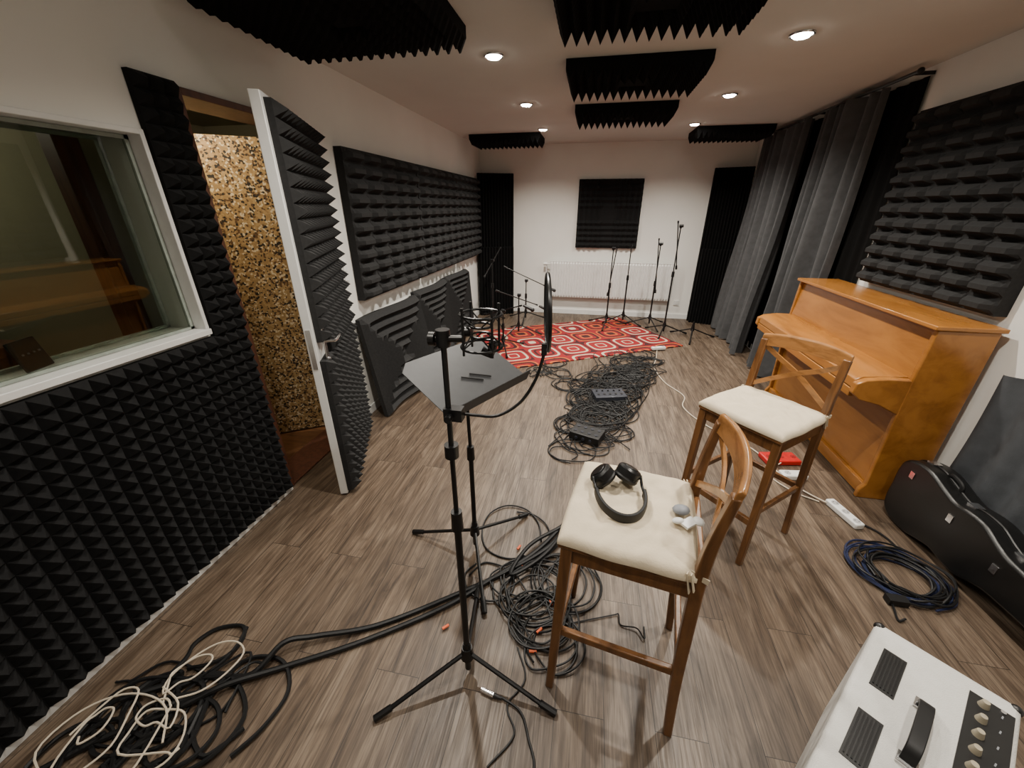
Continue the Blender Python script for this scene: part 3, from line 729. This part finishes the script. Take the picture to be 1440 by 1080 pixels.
for v0 in (.09,.33):
    for i in range(6): abox(s_,.04+i*.0075,.0435+i*.0075,v0+.008,v0+.142,.501,.504)
s_.done("vent_slats",'black',am)
s_=MB()
for i in range(10): s_.cyl(ap(.226,.075+i*.050,.503),ap(.226,.075+i*.050,.520),.011,.007,16)
s_.done("knobs",'knob',am)
s_=MB() 
for i in range(10):
    s_.box(ap(.258,.075+i*.050,.5035),(.010,.003,.001),Matrix.Rotation(.7,3,'Z'))
s_.done("panel_lettering",'silverfoil',am)
s_=MB(); P=[ap(.135,.20,.505),ap(.135,.215,.53),ap(.135,.25,.54),ap(.135,.33,.54),ap(.135,.365,.53),ap(.135,.38,.505)]
Pc=catmull(P,4); sd_=d1*.014; secs=[]
for i,p in enumerate(Pc):
    t=(Pc[min(i+1,len(Pc)-1)]-Pc[max(0,i-1)]).normalized(); n2=t.cross(d1).normalized()*.005
    secs.append([p-sd_-n2,p+sd_-n2,p+sd_+n2,p-sd_+n2])
s_.sweep(secs); s_.done("handle",'rubber',am,bevel=.002)
s_=MB(); abox(s_,.117,.153,.185,.215,.50,.507); abox(s_,.117,.153,.365,.395,.50,.507); s_.cyl(ap(.258,.058,.503),ap(.258,.058,.507),.005); s_.done("handle_brackets",'chrome',am)
# ------------------------------------------------------------------ guitar case
gc=empty("guitar_case",(1.83,2.22,0))
def outline():
    up=[(0,.0),(.0,.10),(.02,.16),(.08,.195),(.18,.20),(.28,.17),(.36,.150),(.44,.160),(.52,.155),(.60,.12),(.68,.10),(.90,.090),(.95,.105),(1.06,.10),(1.10,.06)]
    P=catmull([(a,b,0) for a,b in up],4); top=[(p.x,p.y) for p in P if p.y>=0]
    return [(x,y+.20) for x,y in top]+[(x,.20-y) for x,y in reversed(top) if y>.001]
ol=outline()
s_=MB(); s_.prism(ol,lambda u,v,w_:Vector((w_,-u,v+.002)),0,.14); s_.done("shell",'case',gc,bevel=.018,angle=50)
s_=MB()
pl=[Vector((.07,-u,v+.004)) for u,v in ol]+[Vector((.07,-ol[0][0],ol[0][1]+.004))]
s_.tube(pl,.006,6) 
s_.done("seam",'black',gc)
s_=MB()
for u,v in ((.10,.398),(.38,.350),(.64,.305)): s_.bb((.052,-u-.022,v),(.094,-u+.022,v+.012)); s_.bb((-.004,-u-.014,v-.10),(.004,-u+.014,v-.06))
s_.done("latches",'chrome',gc)
s_=MB(); s_.tube([(.07,-.29,.36),(.07,-.28,.40),(.07,-.22,.415),(.07,-.20,.395)],.010,8,4); s_.done("handle",'rubber',gc)
# grey cloth drape on right wall
N=90; us=frange(1.30,2.20,N); vs=frange(.02,.92,16)
def off(u,v): return .040+.020*math.sin(u*38+1.5*math.sin(3*v))*(1.1-v*.5)+.03*(1-v/.94)**1.5
vv=[Vector((XR-off(u,v),u,v-.02*math.sin(u*9)*(v/.94))) for u in us for v in vs]; nv=len(vs)
s_=MB(); s_.add(vv,[(i*nv+j,(i+1)*nv+j,(i+1)*nv+j+1,i*nv+j+1) for i in range(N) for j in range(nv-1)]); s_.done("hanging_grey_cloth",'bluegrey',angle=180,recalc=False)
# ------------------------------------------------------------------ world, camera
wd=bpy.data.worlds.new("w"); bpy.context.scene.world=wd; wd.use_nodes=True
wd.node_tree.nodes["Background"].inputs[0].default_value=(.02,.02,.02,1)
cd=bpy.data.cameras.new("camera"); cam=bpy.data.objects.new("camera",cd); bpy.context.collection.objects.link(cam)
cd.sensor_width=36; cd.lens=545/1440*36; cd.clip_start=.02
cam.location=(0,0,1.66); cam.rotation_euler=(R2(90-24.55),0,R2(11.05))
bpy.context.scene.camera=cam
